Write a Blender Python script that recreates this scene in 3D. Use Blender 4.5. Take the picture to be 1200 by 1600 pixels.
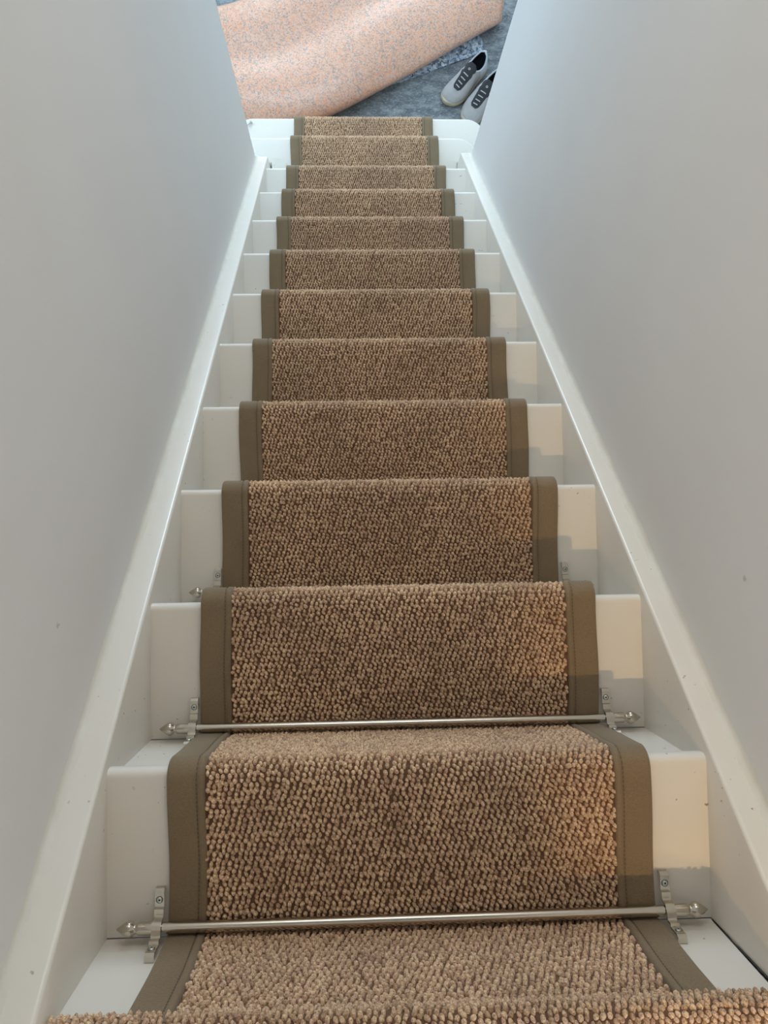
import bpy, math, random
import numpy as np
from mathutils import Vector, Matrix

for o in list(bpy.data.objects):
    bpy.data.objects.remove(o)
scene = bpy.context.scene
COL = scene.collection
random.seed(7)
RNG = np.random.default_rng(11)

# ------------------------------------------------------------------ units
# The flight was surveyed with a going of 0.22; S turns that survey into metres
# (stair runner 0.60 m wide).  z = 0 is the hall floor.
S = 0.8566
G = 0.22            # going
R = 0.25296         # rise
W2 = 0.438          # half width between the strings
OV = 0.0174         # nosing overhang
WL, WR = -0.488, 0.482   # wall faces
YL, YR = 2.262, 2.305    # where the stair walls end
ZF = -13 * R        # hall floor
RL, RR = -0.349, 0.3514  # runner edges


def P(x, y, z):
    return Vector((x * S, y * S, (z - ZF) * S))


# ------------------------------------------------------------------ camera
cam_data = bpy.data.cameras.new('camera')
cam = bpy.data.objects.new('camera', cam_data)
COL.objects.link(cam)
CR = Matrix(((0.99917184, 0.01521006, -0.03773974),
             (-0.01678864, 0.99898200, -0.04187007),
             (0.03706447, 0.04246900, 0.99841004)))
cam.matrix_world = Matrix.Translation(P(-0.077165, 0.536163, 0.926528)) @ CR.to_4x4()
cam_data.sensor_fit = 'AUTO'
cam_data.sensor_width = 36.0
cam_data.lens = 1250.74 / 1600 * 36.0
cam_data.clip_start = 0.02
scene.camera = cam

# ------------------------------------------------------------------ world, light, exposure
world = bpy.data.worlds.new('world')
scene.world = world
world.use_nodes = True
world.node_tree.nodes['Background'].inputs[0].default_value = (0.80, 0.90, 1.0, 1)
world.node_tree.nodes['Background'].inputs[1].default_value = 0.15

scene.view_settings.view_transform = 'Standard'
scene.view_settings.look = 'None'
scene.view_settings.gamma = 1.0
scene.view_settings.use_curve_mapping = False
scene.view_settings.exposure = 0.12


def area(name, loc, target, sx, sy, power, colour):
    d = bpy.data.lights.new(name, 'AREA')
    d.shape = 'RECTANGLE'
    d.size, d.size_y = sx, sy
    d.energy = power
    d.color = colour
    o = bpy.data.objects.new(name, d)
    COL.objects.link(o)
    o.location = loc
    o.rotation_euler = (target - loc).to_track_quat('-Z', 'Y').to_euler()
    return o


# daylight through the hall window (left of the foot of the stairs)
area('hall_window_light', P(-2.35, 3.55, ZF + 1.75), P(0.4, 2.95, ZF + 0.35), 1.5, 1.5, 21, (0.56, 0.79, 1.0))
# daylight through the glazed front door ahead of the stairs
area('hall_door_light', P(0.1, 7.3, ZF + 1.35), P(0.0, 2.2, ZF + 1.1), 1.4, 1.9, 125, (0.70, 0.87, 1.0))
# added overhead area light for the underlay highlights and the bottom steps
area('hall_fill_light', P(-0.25, 3.35, -0.42), P(-0.25, 3.25, ZF), 0.8, 0.7, 7.0, (0.58, 0.81, 1.0))
# added area light behind the camera, cool soft fill for the stairwell walls
area('landing_fill_light', P(0.0, -2.1, 1.55), P(0.0, 0.3, 0.75), 0.75, 1.2, 24, (0.83, 0.915, 1.0))
# added area light high by the front wall, brightens the middle treads
area('stairwell_fill_light', P(0.0, 2.26, 0.70), P(0.0, 1.0, -1.1), 0.75, 0.9, 7.5, (1.0, 0.965, 0.90))
# warm landing ceiling lamp, its cone shaped to stand for an unseen person's shadow
sd = bpy.data.lights.new('landing_lamp_cone', 'SPOT')
sd.energy = 72
sd.color = (1.0, 0.68, 0.34)
sd.shadow_soft_size = 0.012
sd.spot_size = math.radians(60)
sd.spot_blend = 0.20
so = bpy.data.objects.new('landing_lamp_cone', sd)
COL.objects.link(so)
so.location = P(-0.05, -0.66, 2.75)
SPOT_EDGE = P(0.205, 0.60, -0.70)
v = (SPOT_EDGE - so.location).normalized()
# turn the beam to the right by its half angle, so that its left rim runs along the flight
n = Vector((1, 0, 0)) - v * v.x
n.normalize()
d_ = v * math.cos(math.radians(29)) + n * math.sin(math.radians(29))
so.rotation_euler = d_.to_track_quat('-Z', 'Y').to_euler()

# ------------------------------------------------------------------ material helpers


def mat(name, colour, rough=0.5, metal=0.0, spec=0.5):
    m = bpy.data.materials.new(name)
    m.use_nodes = True
    b = m.node_tree.nodes['Principled BSDF']
    b.inputs['Base Color'].default_value = (*colour, 1)
    b.inputs['Roughness'].default_value = rough
    b.inputs['Metallic'].default_value = metal
    b.inputs['Specular IOR Level'].default_value = spec
    return m


def N(m, kind, **kw):
    n = m.node_tree.nodes.new(kind)
    for k, val in kw.items():
        setattr(n, k, val)
    return n


def L(m, a, b):
    m.node_tree.links.new(a, b)


def ramp(m, stops, interp='LINEAR'):
    n = N(m, 'ShaderNodeValToRGB')
    cr = n.color_ramp
    cr.interpolation = interp
    while len(cr.elements) < len(stops):
        cr.elements.new(0.5)
    for e, (p, c) in zip(cr.elements, stops):
        e.position = p
        e.color = (*c, 1)
    return n


def noise(m, scale, detail=2, rough=0.5, vec=None):
    n = N(m, 'ShaderNodeTexNoise')
    n.inputs['Scale'].default_value = scale
    n.inputs['Detail'].default_value = detail
    n.inputs['Roughness'].default_value = rough
    if vec:
        L(m, vec, n.inputs['Vector'])
    return n


def bump(m, height, strength, dist):
    b = N(m, 'ShaderNodeBump')
    b.inputs['Strength'].default_value = strength
    b.inputs['Distance'].default_value = dist
    L(m, height, b.inputs['Height'])
    L(m, b.outputs[0], m.node_tree.nodes['Principled BSDF'].inputs['Normal'])
    return b


def bsdf(m):
    return m.node_tree.nodes['Principled BSDF']


def geo_pos(m):
    return N(m, 'ShaderNodeNewGeometry').outputs['Position']


def mixc(m, fac, a, b, blend='MIX'):
    n = N(m, 'ShaderNodeMix', data_type='RGBA', blend_type=blend)
    if isinstance(fac, float):
        n.inputs[0].default_value = fac
    else:
        L(m, fac, n.inputs[0])
    for s, val in ((6, a), (7, b)):
        if isinstance(val, tuple):
            n.inputs[s].default_value = (*val, 1)
        else:
            L(m, val, n.inputs[s])
    return n.outputs[2]


M = {}

# matt wall paint with a faint roller texture and two scuffs
m = M['wall'] = mat('wall_paint', (0.72, 0.72, 0.71), 0.75, spec=0.3)
pos = geo_pos(m)
n1 = noise(m, 4, 3, vec=pos)
c = mixc(m, n1.outputs[0], (0.77, 0.77, 0.76), (0.81, 0.81, 0.80))
n2 = noise(m, 260, 3, vec=pos)
for q, rad in (((-0.488, 0.435, -0.20), 0.0055), ((0.482, 0.48, -0.205), 0.007)):
    dd = N(m, 'ShaderNodeVectorMath', operation='DISTANCE')
    off = N(m, 'ShaderNodeVectorMath', operation='ADD')
    sc = N(m, 'ShaderNodeVectorMath', operation='SCALE')
    nn = noise(m, 90, 2, vec=pos)
    L(m, nn.outputs['Color'], sc.inputs[0])
    sc.inputs['Scale'].default_value = 0.018
    L(m, pos, off.inputs[0])
    L(m, sc.outputs[0], off.inputs[1])
    L(m, off.outputs[0], dd.inputs[0])
    dd.inputs[1].default_value = P(*q) + Vector((0.009, 0.009, 0.009))
    mr = N(m, 'ShaderNodeMapRange')
    mr.inputs['From Min'].default_value = rad * 0.6
    mr.inputs['From Max'].default_value = rad
    mr.inputs['To Min'].default_value = 0.55
    mr.inputs['To Max'].default_value = 0.0
    L(m, dd.outputs['Value'], mr.inputs['Value'])
    c = mixc(m, mr.outputs[0], c, (0.42, 0.38, 0.27))
L(m, c, bsdf(m).inputs['Base Color'])
bump(m, n2.outputs[0], 0.06, 0.002)

# worn white gloss on the stair timber: specks and scuffs
m = M['gloss'] = mat('white_stair_paint', (0.78, 0.77, 0.74), 0.27)
pos = geo_pos(m)
n1 = noise(m, 9, 4, vec=pos)
c = mixc(m, n1.outputs[0], (0.74, 0.695, 0.62), (0.80, 0.76, 0.69))
n2 = noise(m, 130, 2, 0.4, vec=pos)
r2 = ramp(m, [(0.715, (0, 0, 0)), (0.78, (1, 1, 1))])
L(m, n2.outputs[0], r2.inputs[0])
n3 = noise(m, 6, 1, vec=pos)
r3 = ramp(m, [(0.48, (0, 0, 0)), (0.60, (1, 1, 1))])
L(m, n3.outputs[0], r3.inputs[0])
mm = N(m, 'ShaderNodeMath', operation='MULTIPLY')
L(m, r2.outputs[0], mm.inputs[0])
L(m, r3.outputs[0], mm.inputs[1])
c = mixc(m, mm.outputs[0], c, (0.30, 0.25, 0.19))
L(m, c, bsdf(m).inputs['Base Color'])
n4 = noise(m, 60, 3, vec=pos)
bump(m, n4.outputs[0], 0.08, 0.002)

m = M['caulk'] = mat('cream_caulk', (0.74, 0.71, 0.63), 0.6)
n1 = noise(m, 35, 3, vec=geo_pos(m))
c = mixc(m, n1.outputs[0], (0.66, 0.62, 0.53), (0.78, 0.76, 0.70))
L(m, c, bsdf(m).inputs['Base Color'])
bump(m, n1.outputs[0], 0.3, 0.003)

# bouclé loop pile: every yarn loop has its own shade
m = M['pile'] = mat('looped_wool', (0.3, 0.2, 0.13), 0.9, spec=0.15)
gi = N(m, 'ShaderNodeNewGeometry')
rp = ramp(m, [(0.0, (0.520, 0.345, 0.225)), (0.25, (0.680, 0.480, 0.325)), (0.50, (0.780, 0.565, 0.385)),
              (0.75, (0.830, 0.630, 0.420)), (0.92, (0.820, 0.580, 0.430)), (1.0, (0.600, 0.390, 0.265))])
L(m, gi.outputs['Random Per Island'], rp.inputs[0])
n1 = noise(m, 7, 2, vec=gi.outputs['Position'])
r1 = ramp(m, [(0.35, (0.86, 0.84, 0.83)), (0.65, (1.06, 1.05, 1.03))])
L(m, n1.outputs[0], r1.inputs[0])
c = mixc(m, 1.0, rp.outputs[0], r1.outputs[0], 'MULTIPLY')
n2 = noise(m, 560, 2, 0.6, vec=gi.outputs['Position'])
r2 = ramp(m, [(0.36, (0.56, 0.48, 0.42)), (0.56, (1.10, 1.09, 1.06))])
L(m, n2.outputs[0], r2.inputs[0])
c = mixc(m, 1.0, c, r2.outputs[0], 'MULTIPLY')
L(m, c, bsdf(m).inputs['Base Color'])
bsdf(m).inputs['Sheen Weight'].default_value = 0.30
bsdf(m).inputs['Sheen Roughness'].default_value = 0.5
bump(m, n2.outputs[0], 0.6, 0.002)

M['backing'] = mat('brown_carpet_backing', (0.17, 0.098, 0.060), 0.95, spec=0.1)

# woven cotton binding tape
m = M['tape'] = mat('khaki_binding_tape', (0.25, 0.195, 0.125), 0.85, spec=0.2)
pos = geo_pos(m)
n1 = noise(m, 16, 3, vec=pos)
mp = N(m, 'ShaderNodeMapping')
mp.inputs['Scale'].default_value = (420, 900, 900)
L(m, pos, mp.inputs[0])
n2 = noise(m, 1.0, 2, vec=mp.outputs[0])
c1 = mixc(m, n1.outputs[0], (0.200, 0.143, 0.085), (0.252, 0.187, 0.117))
r2 = ramp(m, [(0.3, (0.86, 0.86, 0.86)), (0.7, (1.1, 1.1, 1.1))])
L(m, n2.outputs[0], r2.inputs[0])
c = mixc(m, 1.0, c1, r2.outputs[0], 'MULTIPLY')
L(m, c, bsdf(m).inputs['Base Color'])
bump(m, n2.outputs[0], 0.35, 0.001)
bsdf(m).inputs['Sheen Weight'].default_value = 0.35
bsdf(m).inputs['Sheen Roughness'].default_value = 0.4
M['thread'] = mat('brown_thread', (0.12, 0.085, 0.05), 0.8)

# satin nickel
M['nickel'] = mat('satin_nickel', (0.60, 0.555, 0.48), 0.22, 1.0)
M['steel'] = mat('zinc_steel', (0.55, 0.58, 0.56), 0.35, 1.0)
M['dark'] = mat('recess_shade', (0.03, 0.03, 0.03), 0.7)  # near-black stand-in for shade inside the riser joint and screw recesses

# hall floor: mottled blue grey vinyl
m = M['vinyl'] = mat('grey_vinyl', (0.22, 0.25, 0.27), 0.5)
pos = geo_pos(m)
mp = N(m, 'ShaderNodeMapping')
mp.inputs['Rotation'].default_value = (0, 0, 0.5)
mp.inputs['Scale'].default_value = (1.0, 2.2, 1.0)
L(m, pos, mp.inputs[0])
n1 = noise(m, 14, 6, 0.68, vec=mp.outputs[0])
r1 = ramp(m, [(0.32, (0.075, 0.090, 0.105)), (0.50, (0.155, 0.175, 0.190)), (0.68, (0.33, 0.36, 0.38))])
L(m, n1.outputs[0], r1.inputs[0])
n2 = noise(m, 75, 4, 0.7, vec=mp.outputs[0])
r2 = ramp(m, [(0.52, (0, 0, 0)), (0.70, (1, 1, 1))])
L(m, n2.outputs[0], r2.inputs[0])
c = mixc(m, r2.outputs[0], r1.outputs[0], (0.40, 0.43, 0.45))
L(m, c, bsdf(m).inputs['Base Color'])


def crumb(name, stops, rough, coat, sc1=85, sc2=28):
    m = mat(name, (0.7, 0.5, 0.4), rough)
    pos = geo_pos(m)
    vo = N(m, 'ShaderNodeTexVoronoi')
    vo.inputs['Scale'].default_value = sc1
    nn = noise(m, 60, 2, vec=pos)
    sc = N(m, 'ShaderNodeVectorMath', operation='SCALE')
    sc.inputs['Scale'].default_value = 0.022
    ad = N(m, 'ShaderNodeVectorMath', operation='ADD')
    L(m, nn.outputs['Color'], sc.inputs[0])
    L(m, sc.outputs[0], ad.inputs[0])
    L(m, pos, ad.inputs[1])
    L(m, ad.outputs[0], vo.inputs['Vector'])
    sp = N(m, 'ShaderNodeSeparateColor')
    L(m, vo.outputs['Color'], sp.inputs[0])
    n1 = noise(m, sc2, 6, 0.78, vec=pos)
    mx = N(m, 'ShaderNodeMix', data_type='FLOAT')
    mx.inputs[0].default_value = 0.5
    L(m, sp.outputs[0], mx.inputs[2])
    L(m, n1.outputs[0], mx.inputs[3])
    r1 = ramp(m, stops)
    L(m, mx.outputs[0], r1.inputs[0])
    L(m, r1.outputs[0], bsdf(m).inputs['Base Color'])
    bsdf(m).inputs['Coat Weight'].default_value = coat
    bsdf(m).inputs['Coat Roughness'].default_value = 0.28
    bump(m, vo.outputs['Distance'], 0.15, 0.004)
    return m


M['underlay'] = crumb('peach_crumb_foam', [
    (0.24, (0.30, 0.25, 0.23)), (0.35, (0.47, 0.33, 0.26)), (0.42, (0.74, 0.31, 0.15)),
    (0.53, (0.76, 0.39, 0.24)), (0.62, (0.70, 0.41, 0.30)), (0.74, (0.70, 0.48, 0.39)), (0.82, (0.74, 0.30, 0.13))], 0.36, 0.9, 230, 26)
M['offcut'] = crumb('blue_crumb_foam', [
    (0.24, (0.04, 0.045, 0.055)), (0.36, (0.16, 0.20, 0.25)), (0.48, (0.30, 0.38, 0.50)),
    (0.60, (0.42, 0.50, 0.60)), (0.76, (0.66, 0.69, 0.72))], 0.5, 0.1, 95, 30)

m = M['shoe'] = mat('grey_shoe_suede', (0.42, 0.42, 0.43), 0.85, spec=0.2)
n1 = noise(m, 45, 4, vec=geo_pos(m))
c = mixc(m, n1.outputs[0], (0.33, 0.315, 0.31), (0.47, 0.455, 0.445))
L(m, c, bsdf(m).inputs['Base Color'])
bump(m, n1.outputs[0], 0.2, 0.003)
m = M['sole'] = mat('cream_rubber', (0.62, 0.56, 0.43), 0.6)
n1 = noise(m, 50, 4, vec=geo_pos(m))
c = mixc(m, n1.outputs[0], (0.42, 0.35, 0.23), (0.62, 0.55, 0.42))
L(m, c, bsdf(m).inputs['Base Color'])
M['tongue'] = mat('charcoal_mesh', (0.030, 0.030, 0.034), 0.8)
M['lining'] = mat('black_lining', (0.010, 0.010, 0.012), 0.95, spec=0.05)
M['lace'] = mat('silver_cord', (0.42, 0.42, 0.43), 0.5)
M['heel'] = mat('pale_grey_mesh', (0.50, 0.52, 0.56), 0.8)

# ------------------------------------------------------------------ object helpers


def link(name, me, material, parent=None):
    o = bpy.data.objects.new(name, me)
    COL.objects.link(o)
    if material is not None and not me.materials:
        me.materials.append(material)
    if parent is not None:
        o.parent = parent
    return o


def origin(parent):
    """world offset of a parent chain (translation only)"""
    v = Vector((0, 0, 0))
    while parent is not None:
        v += parent.location
        parent = parent.parent
    return v


def mesh(name, verts, faces, material, parent=None, smooth=None, metres=False):
    off = origin(parent)
    vs = [(Vector(p) if metres else P(*p)) - off for p in verts]
    me = bpy.data.meshes.new(name)
    me.from_pydata([tuple(p) for p in vs], [], faces)
    me.validate()
    if smooth:
        me.shade_smooth()
        me.set_sharp_from_angle(angle=math.radians(smooth))
    me.update()
    return link(name, me, material, parent)


def fix_normals(o):
    import bmesh
    bm = bmesh.new()
    bm.from_mesh(o.data)
    bmesh.ops.recalc_face_normals(bm, faces=bm.faces)
    bm.to_mesh(o.data)
    bm.free()
    return o


def box(name, x0, x1, y0, y1, z0, z1, material, parent=None):
    v = [(x, y, z) for z in (z0, z1) for y in (y0, y1) for x in (x0, x1)]
    f = [(0, 2, 3, 1), (4, 5, 7, 6), (0, 1, 5, 4), (2, 6, 7, 3), (0, 4, 6, 2), (1, 3, 7, 5)]
    return mesh(name, v, f, material, parent)


def extrude_x(name, prof, x0, x1, material, parent=None, smooth=40):
    """closed (y, z) profile swept along x"""
    n = len(prof)
    v = [(x0, y, z) for y, z in prof] + [(x1, y, z) for y, z in prof]
    f = [(i, (i + 1) % n, n + (i + 1) % n, n + i) for i in range(n)]
    f += [tuple(range(n - 1, -1, -1)), tuple(range(n, 2 * n))]
    return fix_normals(mesh(name, v, f, material, parent, smooth))


def extrude_z(name, outline, z0, z1, material, parent=None, smooth=40, bev=0.0):
    """closed (x, y) outline with an optionally rounded top edge"""
    n = len(outline)
    rings = [(0, z0)]
    if bev:
        cx = sum(p[0] for p in outline) / n
        cy = sum(p[1] for p in outline) / n
        for a in range(0, 91, 30):
            rings.append((bev * (1 - math.cos(math.radians(a))), z1 - bev + bev * math.sin(math.radians(a))))
    else:
        rings.append((0, z1))
    v = []
    for ins, z in rings:
        for i, (x, y) in enumerate(outline):
            if ins:
                a = Vector(outline[i - 1])
                b = Vector(outline[(i + 1) % n])
                t = (b - a).normalized()
                nx, ny = -t.y, t.x      # inward for a counter-clockwise outline
                x, y = x + nx * ins, y + ny * ins
            v.append((x, y, z))
    f = []
    for k in range(len(rings) - 1):
        for i in range(n):
            j = (i + 1) % n
            f.append((k * n + i, k * n + j, (k + 1) * n + j, (k + 1) * n + i))
    f.append(tuple(range(n - 1, -1, -1)))
    f.append(tuple(range((len(rings) - 1) * n, len(rings) * n)))
    return fix_normals(mesh(name, v, f, material, parent, smooth))


def empty(name, x, y, z):
    o = bpy.data.objects.new(name, None)
    COL.objects.link(o)
    o.location = P(x, y, z)
    o.empty_display_size = 0.05
    return o


def tag(o, label, cat, group=None):
    o['label'] = label
    o['category'] = cat
    if group:
        o['group'] = group
    return o


def struct(o):
    o['kind'] = 'structure'
    return o


# ------------------------------------------------------------------ the building
ZT = 3.25      # upstairs ceiling
struct(box('floor', -3.0, 2.4, 2.1, 7.6, ZF - 0.12, ZF, M['vinyl']))
struct(box('wall_left', WL - 0.12, WL, -2.2, YL, ZF, ZT, M['wall']))
struct(box('wall_right', WR, WR + 0.12, -2.2, YR, ZF, ZT, M['wall']))
struct(box('wall_back', WL - 0.12, WR + 0.12, -2.32, -2.2, -0.3, ZT, M['wall']))
struct(box('landing_floor', WL, WR, -2.2, -0.03, -0.14, -0.03, M['gloss']))
struct(box('ceiling', WL - 0.12, WR + 0.12, -2.32, 2.45, ZT, ZT + 0.1, M['wall']))
struct(box('wall_front', WL - 0.12, WR + 0.12, 2.33, 2.45, -0.25, ZT, M['wall']))
struct(box('hall_ceiling', -3.0, 2.4, 2.33, 7.6, -0.37, -0.25, M['wall']))
struct(box('wall_hall_left', -3.0, WL - 0.12, 2.14, YL, ZF, -0.25, M['wall']))
struct(box('wall_hall_right', WR + 0.12, 2.4, 2.18, YR, ZF, -0.25, M['wall']))
struct(box('wall_hall_side_left', -3.1, -3.0, 2.1, 7.6, ZF, -0.25, M['wall']))
struct(box('wall_hall_side_right', 2.4, 2.5, 2.1, 7.6, ZF, -0.25, M['wall']))
struct(box('wall_hall_far', -3.1, 2.5, 7.6, 7.7, ZF, -0.25, M['wall']))

# ------------------------------------------------------------------ staircase
stair = empty('staircase', 0, 2.466, ZF)
tag(stair, 'steep straight flight of white painted wooden stairs between two walls', 'staircase')
SLOPE = R / G


def nose_prof(y0, y1, ztop, th=0.034, rad=0.013):
    pr = [(y0, ztop - th), (y0, ztop)]
    for a in range(90, -1, -15):
        pr.append((y1 - rad + rad * math.cos(math.radians(a)), ztop - rad + rad * math.sin(math.radians(a))))
    for a in range(0, -91, -30):
        pr.append((y1 - rad + rad * math.cos(math.radians(a)), ztop - th + rad + rad * math.sin(math.radians(a))))
    return pr


for k in range(1, 11):
    extrude_x('tread', nose_prof((k - 1) * G - OV + 0.0012, k * G, -k * R), -W2 - 0.002, W2 + 0.002, M['gloss'], stair)
Y11, Y12 = 2.466, 2.697


def bull_outline(xl, xr, rad, yb, yf, wall_y, nx):
    """step outline that widens past the wall ends and has rounded front corners (counter-clockwise)"""
    o = [(-nx, yb), (nx, yb), (nx, wall_y), (xr, wall_y)]
    for a in range(0, 91, 10):
        o.append((xr - rad + rad * math.cos(math.radians(a)), yf - rad + rad * math.sin(math.radians(a))))
    for a in range(90, 181, 10):
        o.append((xl + rad + rad * math.cos(math.radians(a)), yf - rad + rad * math.sin(math.radians(a))))
    o += [(xl, wall_y), (-nx, wall_y)]
    return o


extrude_z('tread', bull_outline(-0.64, 0.530, 0.085, 10 * G - OV + 0.001, Y11, 2.345, W2), -11 * R - 0.034, -11 * R,
          M['gloss'], stair, bev=0.010)
extrude_z('tread', bull_outline(-0.66, 0.625, 0.105, Y11 - OV + 0.001, Y12, Y11 - OV + 0.004, 0.52), -12 * R - 0.034, -12 * R,
          M['gloss'], stair, bev=0.010)
for k in range(0, 11):
    yk = k * G - OV
    gap = 0.0012 if k < 2 else 0.0
    xr = W2 + 0.002
    o = extrude_x('riser', [(yk - 0.018, -(k + 1) * R + gap), (yk, -(k + 1) * R + gap), (yk, -k * R - 0.034), (yk - 0.018, -k * R - 0.034)],
                  -W2 - 0.002, xr if k else W2 - 0.0005, M['gloss'], stair)
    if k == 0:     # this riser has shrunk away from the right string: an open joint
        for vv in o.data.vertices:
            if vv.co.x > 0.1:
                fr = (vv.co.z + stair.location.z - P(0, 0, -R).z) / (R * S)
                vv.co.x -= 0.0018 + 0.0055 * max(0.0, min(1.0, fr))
# dark strip put in for the shade in the gap beside the top riser
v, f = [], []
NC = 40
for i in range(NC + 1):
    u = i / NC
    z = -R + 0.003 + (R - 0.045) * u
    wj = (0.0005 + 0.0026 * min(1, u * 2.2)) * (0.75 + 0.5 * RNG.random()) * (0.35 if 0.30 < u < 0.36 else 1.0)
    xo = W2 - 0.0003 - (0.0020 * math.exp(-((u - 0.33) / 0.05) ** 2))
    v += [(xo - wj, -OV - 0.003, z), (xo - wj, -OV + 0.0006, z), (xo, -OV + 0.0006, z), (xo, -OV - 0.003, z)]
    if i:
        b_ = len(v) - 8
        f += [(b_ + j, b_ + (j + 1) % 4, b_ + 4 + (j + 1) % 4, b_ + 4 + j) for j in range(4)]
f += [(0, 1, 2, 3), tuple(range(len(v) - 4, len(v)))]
gap_shade = fix_normals(mesh('joint_shade', v, f, M['dark'], stair))
gap_shade['label'] = 'painted shade of the gap between top riser and right string'
extrude_z('riser', bull_outline(-0.62, 0.512, 0.075, Y11 - OV - 0.03, Y11 - OV, Y11 - OV - 0.02, 0.4), -12 * R, -11 * R - 0.034, M['gloss'], stair)
extrude_z('riser', bull_outline(-0.64, 0.605, 0.09, Y11 - OV, Y12 - OV, Y11 - OV + 0.02, 0.5), -13 * R, -12 * R - 0.034, M['gloss'], stair)

HS = 0.022


def string_board(x0, x1, yend, side):
    """closed string: its top edge follows the nosings"""
    bev = 0.006
    ys, ye = -0.16, yend
    top = lambda y: -SLOPE * y + HS
    low = -0.55
    inner, outer = (x1, x0) if side < 0 else (x0, x1)
    sgn = 1 if side < 0 else -1     # direction from wall to flight

    def ring(y):
        t = top(y)
        pts = [(outer, t + low), (inner, t + low), (inner, t - bev * 1.3)]
        for a in (30, 60, 90):
            pts.append((inner - sgn * bev * (1 - math.cos(math.radians(a))), t - bev * 1.3 + bev * 1.3 * math.sin(math.radians(a))))
        pts.append((outer, t))
        return [(x, y, max(z, ZF + 0.001)) for x, z in pts]
    a, b = ring(ys), ring(ye)
    n = len(a)
    f = [(i, (i + 1) % n, n + (i + 1) % n, n + i) for i in range(n)] + [tuple(range(n - 1, -1, -1)), tuple(range(n, 2 * n))]
    o = fix_normals(mesh('string', a + b, f, M['gloss'], stair, 40))
    # uneven bead of caulk where the string meets the plaster
    v, f = [], []
    ns = 240
    for i in range(ns + 1):
        y = ys + (ye - 0.005 - ys) * i / ns
        t = top(y)
        w = 0.010 + 0.0022 * math.sin(i * 0.9) * math.sin(i * 0.23 + 1) + RNG.uniform(-0.0007, 0.0007)
        h = 0.018 + 0.004 * math.sin(i * 0.35 + 2)
        pts = [(outer, t + h), (outer + sgn * w * 0.12, t + h * 0.55), (outer + sgn * w * 0.42, t + h * 0.22),
               (outer + sgn * w * 0.85, t + 0.0012), (outer + sgn * w, t - 0.0005), (outer, t - 0.0005)]
        v += [(x, y, z) for x, z in pts]
        if i:
            for j in range(6):
                jj = (j + 1) % 6
                f.append(((i - 1) * 6 + j, (i - 1) * 6 + jj, i * 6 + jj, i * 6 + j))
    f += [tuple(range(6)), tuple(range(ns * 6, ns * 6 + 6))]
    bead = fix_normals(mesh('caulk_bead', v, f, M['caulk'], o, 60))
    bead['label'] = 'uneven cream caulk bead along the wall'
    return o


string_board(WL, -W2, 2.286, -1)
string_board(W2, WR, 2.33, 1)

# ------------------------------------------------------------------ carpet profile


def fillet_path(pts, rads, seg=10):
    """polyline in (y, z) with rounded corners"""
    out = [Vector(pts[0])]
    for i in range(1, len(pts) - 1):
        p0, p1, p2 = Vector(pts[i - 1]), Vector(pts[i]), Vector(pts[i + 1])
        a, b = (p0 - p1).normalized(), (p2 - p1).normalized()
        ang = a.angle(b)
        r = rads[i]
        t = min(r / math.tan(ang / 2), 0.48 * min((p0 - p1).length, (p2 - p1).length))
        r = t * math.tan(ang / 2)
        c = p1 + (a + b).normalized() * (r / math.sin(ang / 2))
        s, e = p1 + a * t, p1 + b * t
        a0 = math.atan2(s.y - c.y, s.x - c.x)
        a1 = math.atan2(e.y - c.y, e.x - c.x)
        da = (a1 - a0 + math.pi) % (2 * math.pi) - math.pi
        for j in range(seg + 1):
            q = a0 + da * j / seg
            out.append(Vector((c.x + r * math.cos(q), c.y + r * math.sin(q))))
    out.append(Vector(pts[-1]))
    return out


class Path:
    def __init__(self, pts):
        self.p = np.array([tuple(q) for q in pts])
        keep = [0] + [i for i in range(1, len(self.p)) if np.linalg.norm(self.p[i] - self.p[i - 1]) > 1e-7]
        self.p = self.p[keep]
        self.s = np.concatenate([[0], np.cumsum(np.linalg.norm(np.diff(self.p, axis=0), axis=1))])
        self.len = self.s[-1]

    def at(self, s):
        y = np.interp(s, self.s, self.p[:, 0])
        z = np.interp(s, self.s, self.p[:, 1])
        e = 0.0015
        ty = np.interp(s + e, self.s, self.p[:, 0]) - np.interp(s - e, self.s, self.p[:, 0])
        tz = np.interp(s + e, self.s, self.p[:, 1]) - np.interp(s - e, self.s, self.p[:, 1])
        l = np.hypot(ty, tz) + 1e-9
        ty, tz = ty / l, tz / l
        return y, z, ty, tz, -tz, ty      # normal = tangent turned left

    def samples(self, step):
        pts = np.arange(0, self.len, step)
        return np.unique(np.concatenate([pts, self.s]))


def strip(name, path, section, material, parent, step=0.02, smooth=50, closed=True, wob=None):
    """sweep an (x, height above surface) section along a path"""
    ss = path.samples(step)
    y, z, ty, tz, ny, nz = path.at(ss)
    n = len(section)
    v = []
    for i in range(len(ss)):
        dx = wob(ss[i]) if wob else 0.0
        for (x, h) in section:
            v.append((x + dx, y[i] + ny[i] * h, z[i] + nz[i] * h))
    f = []
    for i in range(len(ss) - 1):
        for j in range(n if closed else n - 1):
            jj = (j + 1) % n
            f.append((i * n + j, i * n + jj, (i + 1) * n + jj, (i + 1) * n + j))
    if closed:
        f += [tuple(range(n)), tuple(range((len(ss) - 1) * n, len(ss) * n))]
    return fix_normals(mesh(name, v, f, material, parent, smooth))


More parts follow.
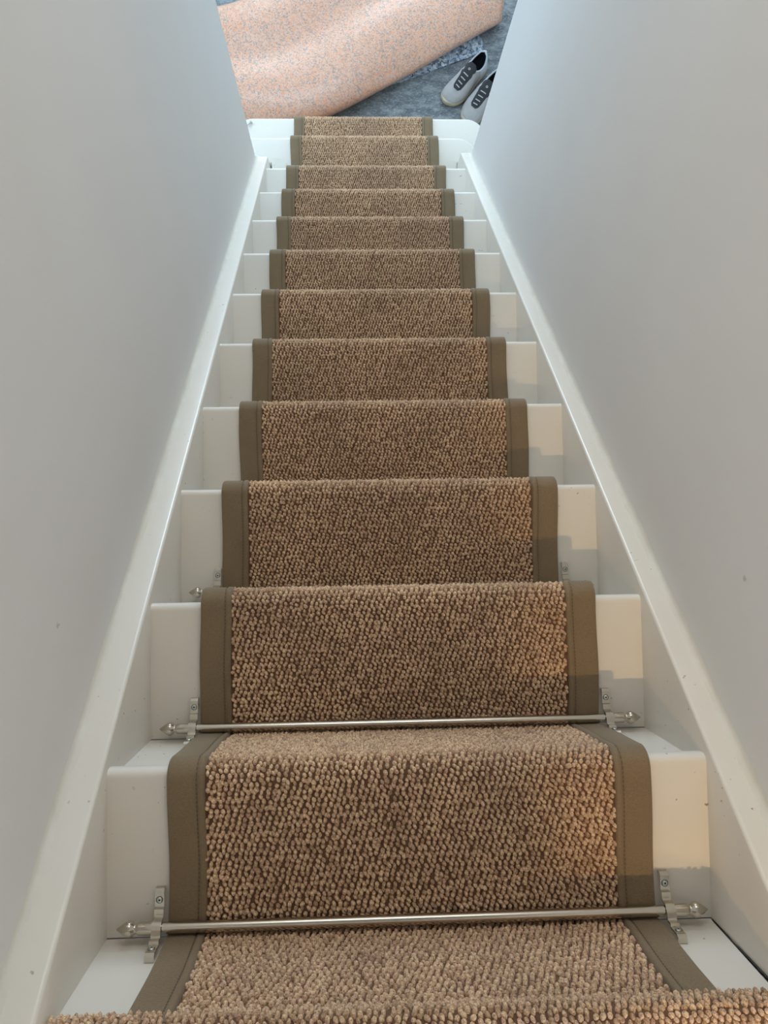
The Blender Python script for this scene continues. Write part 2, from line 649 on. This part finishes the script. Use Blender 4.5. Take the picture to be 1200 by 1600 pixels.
def pile(name, path, x0, x1, base, parent, cw=0.00445, rw=0.0244, hgt=0.0070, s0=0.0, s1=None):
    """looped pile: one low dome per yarn loop, columns staggered by half a loop"""
    s1 = path.len if s1 is None else s1
    ncol = int(round((x1 - x0) / cw))
    cw = (x1 - x0) / ncol
    rows = np.arange(s0 + rw / 2, s1 - rw / 4, rw)
    I, J = np.meshgrid(np.arange(ncol), np.arange(len(rows)), indexing='ij')
    I, J = I.ravel(), J.ravel()
    I, J = np.repeat(I, 2), np.repeat(J, 2)          # each loop shows two turns of its twisted yarn
    n = len(I)
    T2 = np.tile([-1.0, 1.0], n // 2)
    s = np.repeat(RNG.normal(0, rw * 0.045, n // 2), 2) + T2 * rw * 0.135 + rows[J] + (I % 2) * rw * 0.5 + RNG.normal(0, rw * 0.012, n)
    x = x0 + (I + 0.5) * cw + np.repeat(RNG.normal(0, cw * 0.15, n // 2), 2) + T2 * cw * 0.10 + RNG.normal(0, cw * 0.06, n)
    y, z, ty, tz, ny, nz = path.at(np.clip(s, s0, s1))
    a = cw * 0.70 * RNG.uniform(0.85, 1.18, n)
    b = rw * 0.172 * RNG.uniform(0.85, 1.18, n)
    h = hgt * RNG.uniform(0.74, 1.15, n)
    tw = RNG.normal(0.30, 0.25, n)
    # local template: two rings of eight and a crown
    ang = np.arange(8) * math.pi / 4
    tpl = [(math.cos(q), math.sin(q), 0.0) for q in ang] + \
          [(0.80 * math.cos(q), 0.84 * math.sin(q), 0.70) for q in ang] + [(0, 0, 1.0)]
    tpl = np.array(tpl)
    m_ = len(tpl)
    lu = tpl[None, :, 0] * a[:, None]
    lv = tpl[None, :, 1] * b[:, None]
    ct, st = np.cos(tw)[:, None], np.sin(tw)[:, None]
    du, dv = lu * ct - lv * st, lu * st + lv * ct
    dh = base + tpl[None, :, 2] * h[:, None]
    lean = (tpl[None, :, 2] * RNG.normal(0, 0.0009, n)[:, None])
    X = x[:, None] + du + lean
    Y = y[:, None] + ty[:, None] * dv + ny[:, None] * dh
    Z = z[:, None] + tz[:, None] * dv + nz[:, None] * dh
    off = origin(parent)
    V = np.stack([X * S - off.x, Y * S - off.y, (Z - ZF) * S - off.z], -1).reshape(-1, 3)
    quads = np.array([(i, (i + 1) % 8, 8 + (i + 1) % 8, 8 + i) for i in range(8)])
    tris = np.array([(8 + i, 8 + (i + 1) % 8, 16) for i in range(8)])
    basei = (np.arange(n) * m_)[:, None, None]
    Q = (quads[None] + basei).reshape(-1)
    T = (tris[None] + basei).reshape(-1)
    me = bpy.data.meshes.new(name)
    me.vertices.add(len(V))
    me.vertices.foreach_set('co', V.astype(np.float32).ravel())
    me.loops.add(len(Q) + len(T))
    me.loops.foreach_set('vertex_index', np.concatenate([Q, T]).astype(np.int32))
    nq, nt = len(Q) // 4, len(T) // 3
    me.polygons.add(nq + nt)
    starts = np.concatenate([np.arange(nq) * 4, nq * 4 + np.arange(nt) * 3]).astype(np.int32)
    me.polygons.foreach_set('loop_start', starts)
    me.polygons.foreach_set('use_smooth', np.ones(nq + nt, dtype=bool))
    me.update(calc_edges=True)
    o = link(name, me, M['pile'], parent)
    o['kind'] = 'stuff'
    return o


D = 0.0065     # backing above the timber
TAPE = 0.0535
pts, rads = [(-OV + D, -0.022)], [0]
for k in range(0, 12):
    cy = k * G - OV
    if k == 11:
        cy = Y11 - OV
    pts.append((cy + D, -(k + 1) * R + D)); rads.append(0.005)
    yf = (k + 1) * G
    if k == 10: yf = Y11
    if k == 11: yf = Y12
    bulge = {1: 0.017, 2: 0.008}.get(k, 0.003)     # the pad under the carpet stands proud of the nosing
    pts.append((yf + D + bulge, -(k + 1) * R + D + 0.001 + bulge * 0.3)); rads.append(0.024)
pts.append((Y12 - OV + D, ZF + 0.012)); rads.append(0)
RP = Path(fillet_path(pts, rads))
runner = empty('stair_runner', 0, Y12, ZF)
tag(runner, 'brown looped carpet runner with khaki cloth edging, running down the white stairs', 'carpet runner')
strip('backing', RP, [(RL + 0.004, -0.004), (RL + 0.004, 0.0), (RR - 0.004, 0.0), (RR - 0.004, -0.004)], M['backing'], runner, step=0.05)
pile('carpet_pile', RP, RL + TAPE + 0.001, RR - TAPE - 0.001, -0.0005, runner)


def wobble(seed):
    return lambda s: 0.0016 * math.sin(s * 9 + seed) + 0.0010 * math.sin(s * 31 + 2 * seed)


sec = [(0, -0.004), (-0.0005, 0.003), (0.0015, 0.0058), (0.0040, 0.0066), (0.0395, 0.0066), (0.0412, 0.0050),
       (0.0430, 0.0052), (0.0450, 0.0072), (0.0510, 0.0072), (0.0535, 0.0050), (0.0535, -0.001), (0.03, -0.001)]
for side in (-1, 1):
    e = RL if side < 0 else RR
    tape = strip('binding_tape', RP, [(e - side * x, h) for x, h in sec], M['tape'], runner, step=0.012, wob=wobble(side))
    tape['label'] = 'khaki woven edging tape'
    # row of stitches along the groove
    v, f = [], []
    w = wobble(side)
    for s in np.arange(0.01, RP.len - 0.01, 0.0062):
        for q, hh in ((s, 0.0060), (s + 0.0036, 0.0060)):
            y, z, ty, tz, ny, nz = [float(t) for t in RP.at(q)]
            for dx in (-0.0007, 0.0007):
                v.append((e - side * 0.0421 + dx + w(s), y + ny * hh, z + nz * hh))
        b = len(v) - 4
        f.append((b, b + 1, b + 3, b + 2))
    st = mesh('stitching', v, f, M['thread'], tape)
    st['kind'] = 'stuff'

# landing carpet, wall to wall, wrapped over the top nosing
LP = Path(fillet_path([(-0.42, -0.006), (-0.003, -0.006), (-0.005, -0.040), (-0.026, -0.044)], [0, 0.017, 0.008, 0]))
land = empty('landing_carpet', 0, -0.2, -0.03)
tag(land, 'brown looped landing carpet wrapped over the top step, wall to wall', 'carpet')
strip('backing', LP, [(-W2 + 0.001, -0.017), (-W2 + 0.001, 0), (W2 - 0.001, 0), (W2 - 0.001, -0.017)], M['backing'], land, step=0.05)
pile('carpet_pile', LP, -W2 + 0.002, W2 - 0.002, -0.0005, land, cw=0.0044, rw=0.0236, hgt=0.0070)

# ------------------------------------------------------------------ stair rods


def lathe_x(name, x, y, z, prof, sgn, material, parent, seg=20, smooth=35):
    v, f = [], []
    for (dx, r) in prof:
        for j in range(seg):
            a = 2 * math.pi * j / seg
            v.append((x + sgn * dx, y + r * math.cos(a), z + r * math.sin(a)))
    n = len(prof)
    for i in range(n - 1):
        for j in range(seg):
            jj = (j + 1) % seg
            f.append((i * seg + j, i * seg + jj, (i + 1) * seg + jj, (i + 1) * seg + j))
    f += [tuple(range(seg)), tuple(range((n - 1) * seg, n * seg))]
    return fix_normals(mesh(name, v, f, material, parent, smooth))


def ribbon(name, cl, x0, x1, th, material, parent):
    """thin metal strip bent along a (y, z) centre line"""
    q = [Vector(c) for c in cl]
    left, right = [], []
    for i, c in enumerate(q):
        t = (q[min(i + 1, len(q) - 1)] - q[max(i - 1, 0)]).normalized()
        nrm = Vector((-t.y, t.x))
        left.append(c + nrm * th / 2)
        right.append(c - nrm * th / 2)
    n = len(q)
    v, f = [], []
    for x in (x0, x1):
        v += [(x, p.x, p.y) for p in left] + [(x, p.x, p.y) for p in right]
    o = 2 * n
    for i in range(n - 1):
        f.append((i, i + 1, o + i + 1, o + i))
        f.append((n + i, o + n + i, o + n + i + 1, n + i + 1))
        f.append((i, n + i, n + i + 1, i + 1))
        f.append((o + i, o + i + 1, o + n + i + 1, o + n + i))
    f += [(0, o, o + n, n), (n - 1, 2 * n - 1, o + 2 * n - 1, o + n - 1)]
    return fix_normals(mesh(name, v, f, material, parent, 25))


def stair_rod(k, label):
    cy, cz = k * G - OV, -(k + 1) * R
    oy, oz = cy + 0.0235, cz + 0.0235
    t = empty('stair_rod', 0.0, oy, oz)
    tag(t, label, 'stair rod', 'stair rods')
    xl, xr = -0.3605, 0.3655
    rod_r = 0.0078
    lathe_x('rod', xl - 0.012, oy, oz, [(0, rod_r), (xr - xl + 0.024, rod_r)], 1, M['nickel'], t, 28)
    for sgn, xb in ((-1, xl), (1, xr)):
        x0, x1 = xb - 0.0065, xb + 0.0065
        sr = 0.0105
        arc = [(oy + sr * math.cos(math.radians(a)), oz + sr * math.sin(math.radians(a))) for a in range(-8, 99, 12)]
        foot = [(cy + 0.071, cz + 0.0005), (cy + 0.071, cz + 0.0085), (cy + 0.068, cz + 0.0105), (cy + 0.047, cz + 0.0105),
                (cy + 0.0455, cz + 0.0150), (cy + 0.0375, cz + 0.0150), (cy + 0.0350, cz + 0.0180)]
        wallp = [(cy + (pz - cz), cz + (py - cy)) for py, pz in reversed(foot)]
        br = ribbon('bracket', foot + arc + wallp, x0, x1, 0.0024, M['nickel'], t)
        # screws in the two feet
        for (sy, sz, ny, nz) in ((cy + 0.0575, cz + 0.0117, 0, 1), (cy + 0.0117, cz + 0.0575, 1, 0)):
            u = (0, nz, -ny)
            v, f = [], []
            prof = [(0.0050, 0.0), (0.0050, 0.0006), (0.0042, 0.0006), (0.0040, 0.0012), (0.0030, 0.0020), (0.0014, 0.0020), (0.0012, 0.0004)]
            sg = 14
            for (r, hh) in prof:
                for j in range(sg):
                    a = 2 * math.pi * j / sg
                    ca, sa = r * math.cos(a), r * math.sin(a)
                    v.append((xb + ca, sy + sa * u[1] + ny * hh, sz + sa * u[2] + nz * hh))
            for i in range(len(prof) - 1):
                for j in range(sg):
                    jj = (j + 1) % sg
                    f.append((i * sg + j, i * sg + jj, (i + 1) * sg + jj, (i + 1) * sg + j))
            f.append(tuple(range((len(prof) - 1) * sg, len(prof) * sg)))
            sc_ = fix_normals(mesh('screw', v, f, M['steel'], br, 30))
            sc_.data.materials.append(M['dark'])      # countersink shadow gap and drive recess
            for i, pl in enumerate(sc_.data.polygons):
                if i // sg in (1, 5) or i == len(sc_.data.polygons) - 1:
                    pl.material_index = 1
        prof = [(0.0, 0.0088), (0.0190, 0.0088), (0.0200, 0.0084), (0.0222, 0.0068), (0.0240, 0.0064), (0.0258, 0.0072),
                (0.0285, 0.0098), (0.0315, 0.0110), (0.0345, 0.0108), (0.0385, 0.0090), (0.0430, 0.0062), (0.0470, 0.0034), (0.0500, 0.0012), (0.0508, 0.0003)]
        fin = lathe_x('finial', xb + sgn * 0.0065, oy, oz, prof, sgn, M['nickel'], t, 24, 40)
        fin['label'] = 'acorn shaped nickel finial'
    return t


stair_rod(0, 'satin nickel stair rod nearest the landing carpet, one step below it')
stair_rod(1, 'satin nickel stair rod in full view, second one down from the landing carpet')
stair_rod(2, 'third stair rod down, hidden behind a carpeted nosing except its acorn ends and brackets')

# ------------------------------------------------------------------ underlay on the hall floor
AX = Vector((0.867, 0.499))           # direction of the fold
NX = Vector((-0.499, 0.867))
O0 = Vector((0.800, 3.360))           # right-hand end of the front fold, on the floor


def underlay_sheet():
    t = empty('carpet_underlay', 0.2, 3.45, ZF)
    tag(t, 'peach and grey crumb foam underlay, loosely folded over on the hall floor', 'underlay')
    # folded profile in (across, height): bottom layer, front fold, top layer, rear fold, tucked end
    wid = 0.765
    prof = []
    n1 = 16
    for i in range(n1):
        prof.append((0.71 - (0.71 - 0.06) * i / (n1 - 1), 0.018))
    for a in np.linspace(-90, 0, 9)[1:]:
        prof.append((0.06 - 0.06 * math.cos(math.radians(a)), 0.074 + 0.056 * math.sin(math.radians(a))))
    for a in np.linspace(0, 90, 14)[1:]:
        prof.append((0.21 - 0.21 * math.cos(math.radians(a)), 0.074 + 0.074 * math.sin(math.radians(a))))
    n2 = 22
    for i in range(1, n2):
        u = i / (n2 - 1)
        q = 0.21 + (wid - 0.15 - 0.21) * u
        prof.append((q, 0.148 - 0.016 * math.sin(math.pi * u) + 0.005 * math.sin(u * 9)))
    top_end = prof[-1][1]
    for a in np.linspace(90, -85, 18)[1:]:
        rx = 0.15 if a > 0 else 0.15 - 0.05 * (1 - math.cos(math.radians(a)))
        prof.append((wid - 0.15 + rx * math.cos(math.radians(a)), top_end - 0.05 + 0.05 * math.sin(math.radians(a))))
    for i in range(1, 10):
        prof.append((wid - 0.16 - 0.35 * i / 9, prof[-1][1] * 0.975))
    nL = 44
    th = 0.008
    grid = []
    for i in range(nL):
        l = 1.75 * i / (nL - 1)
        row = []
        sk = 0.0
        for j, (q, h) in enumerate(prof):
            # the roll relaxes towards its left end, its cut end has a soft corner
            wide = 1.0
            rr = 0.0
            if l < 0.10:
                rr = 0.050 * (1 - l / 0.10) ** 2
            qq = q * wide
            if j > n1 + 8:
                pass
            corner = 0.055 * math.exp(-((q - 0.0) / 0.05) ** 2)
            ll = l + corner * max(0, 1 - l / 0.3)
            hh = h * (1 + 0.04 * math.sin(l * 5.0)) + (0.006 * math.sin(l * 8 + q * 7) if h > 0.05 else 0)
            qq -= 0.012 * math.sin(l * 2.2) * 0
            c0 = O0 - AX * ll
            kk = 0.05                       # the front fold bends to run along the bottom step
            c0.y = (2.745 + kk * math.log(1 + math.exp((c0.y - 2.745) / kk))) if (c0.y - 2.745) / kk < 20 else c0.y
            p = c0 + NX * qq
            # turn the back of the fold outwards to the left
            p = p + Vector((0, -0.05 * l * q))
            row.append((p.x, p.y, ZF + max(hh, 0.017)))
        grid.append(row)
    nP = len(prof)
    v = [p for row in grid for p in row]
    f = [(i * nP + j, i * nP + j + 1, (i + 1) * nP + j + 1, (i + 1) * nP + j) for i in range(nL - 1) for j in range(nP - 1)]
    o = mesh('foam_sheet', v, f, M['underlay'], t, 60)
    sol = o.modifiers.new('thickness', 'SOLIDIFY')
    sol.thickness = th * S
    sol.offset = 0
    return t


underlay_sheet()

# blue-grey offcut underneath
oc = [(-0.45, 2.87), (0.22, 3.036), (0.585, 3.170), (0.650, 3.198), (0.668, 3.225), (0.655, 3.272), (0.630, 3.30), (-0.45, 3.10)]
oc_o = extrude_z('underlay_offcut', oc, ZF + 0.0005, ZF + 0.0105, M['offcut'], None, bev=0.002)
tag(oc_o, 'blue and grey mottled foam offcut lying flat beneath the peach underlay', 'underlay')

# ------------------------------------------------------------------ trainers


def interp(tbl, s):
    xs = [a for a, _ in tbl]
    return float(np.interp(s, xs, [b for _, b in tbl]))


def smooth_tbl(tbl, s):
    """Catmull-Rom through a table"""
    xs = [a for a, _ in tbl]
    i = max(0, min(len(xs) - 2, int(np.searchsorted(xs, s) - 1)))
    p1, p2 = tbl[i], tbl[i + 1]
    p0 = tbl[max(0, i - 1)]
    p3 = tbl[min(len(tbl) - 1, i + 2)]
    u = (s - p1[0]) / (p2[0] - p1[0])
    m1 = (p2[1] - p0[1]) / max(1e-6, p2[0] - p0[0]) * (p2[0] - p1[0])
    m2 = (p3[1] - p1[1]) / max(1e-6, p3[0] - p1[0]) * (p2[0] - p1[0])
    return ((2 * u ** 3 - 3 * u ** 2 + 1) * p1[1] + (u ** 3 - 2 * u ** 2 + u) * m1 + (-2 * u ** 3 + 3 * u ** 2) * p2[1] + (u ** 3 - u ** 2) * m2)


LEN = 0.318
# toe = 0, heel = 1
HW = [(0.0, 0.006), (0.02, 0.026), (0.07, 0.042), (0.16, 0.054), (0.30, 0.0590), (0.45, 0.054), (0.60, 0.047), (0.75, 0.046), (0.88, 0.043), (0.96, 0.031), (1.0, 0.008)]
HT = [(0.0, 0.034), (0.05, 0.050), (0.15, 0.064), (0.28, 0.075), (0.42, 0.096), (0.54, 0.118), (0.62, 0.125), (0.75, 0.108), (0.88, 0.104), (0.96, 0.116), (1.0, 0.110)]
CL = [(0.0, 0.010), (0.15, 0.006), (0.3, 0.0), (0.6, -0.003), (1.0, 0.0)]


def trainer(toe, ang, mirror, label):
    t = empty('trainer', toe[0], toe[1], ZF)
    tag(t, label, 'shoe', 'grey trainers beside the stairs')
    ca, sa = math.cos(ang), math.sin(ang)

    def W(l, u, z):
        u *= mirror
        return (toe[0] + l * LEN * ca - u * sa, toe[1] + l * LEN * sa + u * ca, ZF + z)

    # sole: outline a little wider than the upper, toe spring
    ss = [0, 0.012, 0.035, 0.07, 0.12, 0.2, 0.3, 0.4, 0.5, 0.6, 0.7, 0.8, 0.88, 0.94, 0.975, 1.0]
    rings = []
    for (grow, z) in ((0.0, 0.001), (0.004, 0.006), (0.005, 0.020), (0.003, 0.030), (-0.002, 0.033)):
        rg = []
        for s in ss:
            rg.append((s, smooth_tbl(HW, s) + grow, z))
        for s in reversed(ss):
            rg.append((s, -(smooth_tbl(HW, s) + grow), z))
        rings.append(rg)
    v, f = [], []
    n = len(rings[0])
    for rg in rings:
        for (s, w, z) in rg:
            spring = 0.014 * max(0, (0.16 - s) / 0.16) ** 2
            g_ = 0.004 if z > 0.004 else 0
            l = s + (-g_ / LEN if s == 0 else (g_ / LEN if s == 1.0 else 0))
            v.append(W(l, w + smooth_tbl(CL, s), z + spring))
    for i in range(len(rings) - 1):
        for j in range(n):
            jj = (j + 1) % n
            f.append((i * n + j, i * n + jj, (i + 1) * n + jj, (i + 1) * n + j))
    f += [tuple(range(n)), tuple(range((len(rings) - 1) * n, len(rings) * n))]
    so_ = mesh('sole', v, f, M['sole'], t, 50)
    fix_normals(so_)
    so_['label'] = 'worn cream rubber sole'

    # upper: arches from side to side, open over the foot hole
    NS, NA = 46, 26

    def arch(s, th):
        """th 0..pi over the arch"""
        w, h = smooth_tbl(HW, s), smooth_tbl(HT, s)
        c, si = math.cos(th), math.sin(th)
        pw = 0.72 if s < 0.5 else 0.55
        u = w * (abs(c) ** pw) * (1 if c >= 0 else -1)
        z = 0.030 + (h - 0.030) * (max(0.0, si) ** (0.85 if s < 0.5 else 0.8))
        if s > 0.5:      # ankle leans in
            u *= 1 - 0.24 * min(1, (s - 0.5) / 0.2) * ((z - 0.03) / 0.09)
        return u + smooth_tbl(CL, s), z
    S0, S1 = 0.585, 0.965      # foot hole along the shoe

    def hole(s):
        """half angle of the opening at station s"""
        if s <= S0 or s >= S1:
            return 0.0
        q = (s - S0) / (S1 - S0)
        return 0.98 * math.sqrt(max(0.0, 1 - (2 * q - 1) ** 2)) ** 0.8
    stations = [0.5 * (1 - math.cos(math.pi * i / (NS - 1))) * 0.35 + 0.65 * i / (NS - 1) for i in range(NS)]
    v, f = [], []
    heel_f = []
    for s in stations:
        hl = hole(s)
        for half in (0, 1):
            for j in range(NA // 2 + 1):
                th = (math.pi / 2 - hl) * j / (NA // 2)
                if half:
                    th = math.pi - th
                u, z = arch(s, th)
                v.append(W(s, u, z))
    row = 2 * (NA // 2 + 1)
    hn = NA // 2 + 1
    for i in range(NS - 1):
        for half in (0, 1):
            for j in range(hn - 1):
                a = i * row + half * hn + j
                q = (a, a + row, a + row + 1, a + 1)
                f.append(q if half == 0 else q[::-1])
                if stations[i] > 0.70:
                    heel_f.append(len(f) - 1)
    o = mesh('upper', v, f, M['shoe'], t, 60)
    o.data.materials.append(M['heel'])
    for i in heel_f:
        o.data.polygons[i].material_index = 1
    import bmesh
    bm = bmesh.new()
    bm.from_mesh(o.data)
    bmesh.ops.remove_doubles(bm, verts=bm.verts, dist=0.0002)
    bmesh.ops.recalc_face_normals(bm, faces=bm.faces)
    bm.to_mesh(o.data)
    bm.free()
    sol = o.modifiers.new('thickness', 'SOLIDIFY')
    sol.thickness = 0.0020
    sol.offset = 0

    # dark lining: bowl inside the shoe
    v, f = [], []
    st2 = [S0 + (S1 - S0) * i / 18 for i in range(19)]
    for s in st2:
        hl = hole(s)
        for j in range(13):
            q = -1 + 2 * j / 12
            th = math.pi / 2 + hl * q
            u, z = arch(s, th)
            u0, z0 = arch(s, math.pi / 2 - hl)
            depth = 0.034 * (1 - q ** 4) * min(1.0, hl / 0.5)
            v.append(W(s, u * 0.985, z0 - 0.002 - depth + 0.0))
    for i in range(18):
        for j in range(12):
            f.append((i * 13 + j, i * 13 + j + 1, (i + 1) * 13 + j + 1, (i + 1) * 13 + j))
    mesh('lining', v, f, M['lining'], t, 60)

    # padded collar around the hole
    v, f = [], []
    loop = [(s, 1) for s in st2] + [(s, -1) for s in reversed(st2[1:-1])]
    ctr = []
    for s, sd in loop:
        u, z = arch(s, math.pi / 2 - sd * hole(s))
        ctr.append(Vector(W(s, u, z)))
    n = len(ctr)
    for i in range(n):
        tan = (ctr[(i + 1) % n] - ctr[i - 1]).normalized()
        a = tan.cross(Vector((0, 0, 1))).normalized()
        b = a.cross(tan)
        for j in range(8):
            q = 2 * math.pi * j / 8
            p = ctr[i] + a * 0.0042 * math.cos(q) + b * 0.0042 * math.sin(q)
            v.append(tuple(p))
    for i in range(n):
        for j in range(8):
            jj = (j + 1) % 8
            f.append((i * 8 + j, ((i + 1) % n) * 8 + j, ((i + 1) % n) * 8 + jj, i * 8 + jj))
    fix_normals(mesh('collar', v, f, M['heel'], t, 60))

    # charcoal lacing panel lying on the vamp, wider towards the ankle, with a flared tongue end
    def vamp(s, u, lift):
        """height of the upper at lateral offset u"""
        best = None
        for i in range(0, 91):
            th = math.pi * (0.08 + 0.84 * i / 90)
            uu, zz = arch(s, th)
            if best is None or abs(uu - u) < best[0]:
                best = (abs(uu - u), zz)
        return best[1] + lift
    TW = [(0.22, 0.012), (0.25, 0.023), (0.32, 0.027), (0.42, 0.030), (0.52, 0.0345), (0.58, 0.035), (0.62, 0.032), (0.645, 0.018)]
    v, f = [], []
    tst = [0.22, 0.235, 0.26, 0.30, 0.35, 0.40, 0.45, 0.50, 0.55, 0.59, 0.62, 0.645]
    for s in tst:
        w = interp(TW, s)
        for j in range(9):
            q = -1 + 2 * j / 8
            u = q * w
            sz = min(s, 0.57)
            z = vamp(sz, u, 0.0042 if abs(q) < 0.95 else 0.0010) + max(0, s - 0.57) * 0.16
            v.append(W(s, u, z))
    for i in range(len(tst) - 1):
        for j in range(8):
            f.append((i * 9 + j, (i + 1) * 9 + j, (i + 1) * 9 + j + 1, i * 9 + j + 1))
    tg = mesh('tongue', v, f, M['tongue'], t, 60)
    tg['label'] = 'charcoal lacing panel'
    # lace bars
    for s in (0.275, 0.335, 0.40, 0.465):
        w = interp(TW, s) * 0.50
        c0 = []
        for j in range(7):
            q = -1 + 2 * j / 6
            c0.append(Vector(W(s + 0.006 * q, q * w, vamp(s, q * w, 0.0062))))
        v, f = [], []
        for i, p in enumerate(c0):
            tan = (c0[min(6, i + 1)] - c0[max(0, i - 1)]).normalized()
            a = tan.cross(Vector((0, 0, 1))).normalized()
            b = a.cross(tan)
            for j in range(6):
                q = 2 * math.pi * j / 6
                p2 = p + a * 0.0030 * math.cos(q) + b * 0.0022 * math.sin(q)
                v.append(tuple(p2))
        for i in range(6):
            for j in range(6):
                jj = (j + 1) % 6
                f.append((i * 6 + j, (i + 1) * 6 + j, (i + 1) * 6 + jj, i * 6 + jj))
        f += [tuple(range(6)), tuple(range(36, 42))]
        fix_normals(mesh('lace', v, f, M['lace'], tg, 60))
    # small round badge ring near the top of the tongue
    v, f = [], []
    for i in range(18):
        a = 2 * math.pi * i / 18
        for (r, dz) in ((0.0062, 0.003), (0.0062, 0.0052), (0.0036, 0.0052), (0.0036, 0.003)):
            s = 0.548 + r * math.cos(a) / LEN
            u = r * math.sin(a)
            v.append(W(s, u, vamp(0.548, 0, dz + 0.0022)))
    for i in range(18):
        for j in range(4):
            jj = (j + 1) % 4
            ii = (i + 1) % 18
            f.append((i * 4 + j, i * 4 + jj, ii * 4 + jj, ii * 4 + j))
    fix_normals(mesh('badge', v, f, M['lace'], tg))
    return t


trainer((0.452, 2.903), math.radians(49), 1, 'grey trainer with charcoal tongue, the one nearer the peach underlay, wholly in view')
trainer((0.545, 2.805), math.radians(50), -1, 'grey trainer half hidden behind the end of the right wall')

# small grey metal pin lying on the left end of the bottom step
pg = empty('metal_pin', -0.572, 2.664, -12 * R)
tag(pg, 'tiny grey metal pin lying on the bottom step beside the left wall end', 'pin')
PD, PU = Vector((0.80, 0.60, 0)), Vector((-0.60, 0.80, 0))
v, f = [], []
pin_prof = [(-0.020, 0.0012), (-0.018, 0.0030), (0.008, 0.0030), (0.0085, 0.0062), (0.014, 0.0066), (0.0165, 0.0045), (0.017, 0.001)]
for (dl, r) in pin_prof:
    for j in range(12):
        a = 2 * math.pi * j / 12
        p = Vector((-0.572, 2.664, -12 * R + 0.0068)) + PD * dl + PU * r * math.cos(a) + Vector((0, 0, r * math.sin(a)))
        v.append(tuple(p))
for i in range(len(pin_prof) - 1):
    for j in range(12):
        jj = (j + 1) % 12
        f.append((i * 12 + j, i * 12 + jj, (i + 1) * 12 + jj, (i + 1) * 12 + j))
f += [tuple(range(12)), tuple(range(72, 84))]
fix_normals(mesh('shank', v, f, M['steel'], pg, 40))
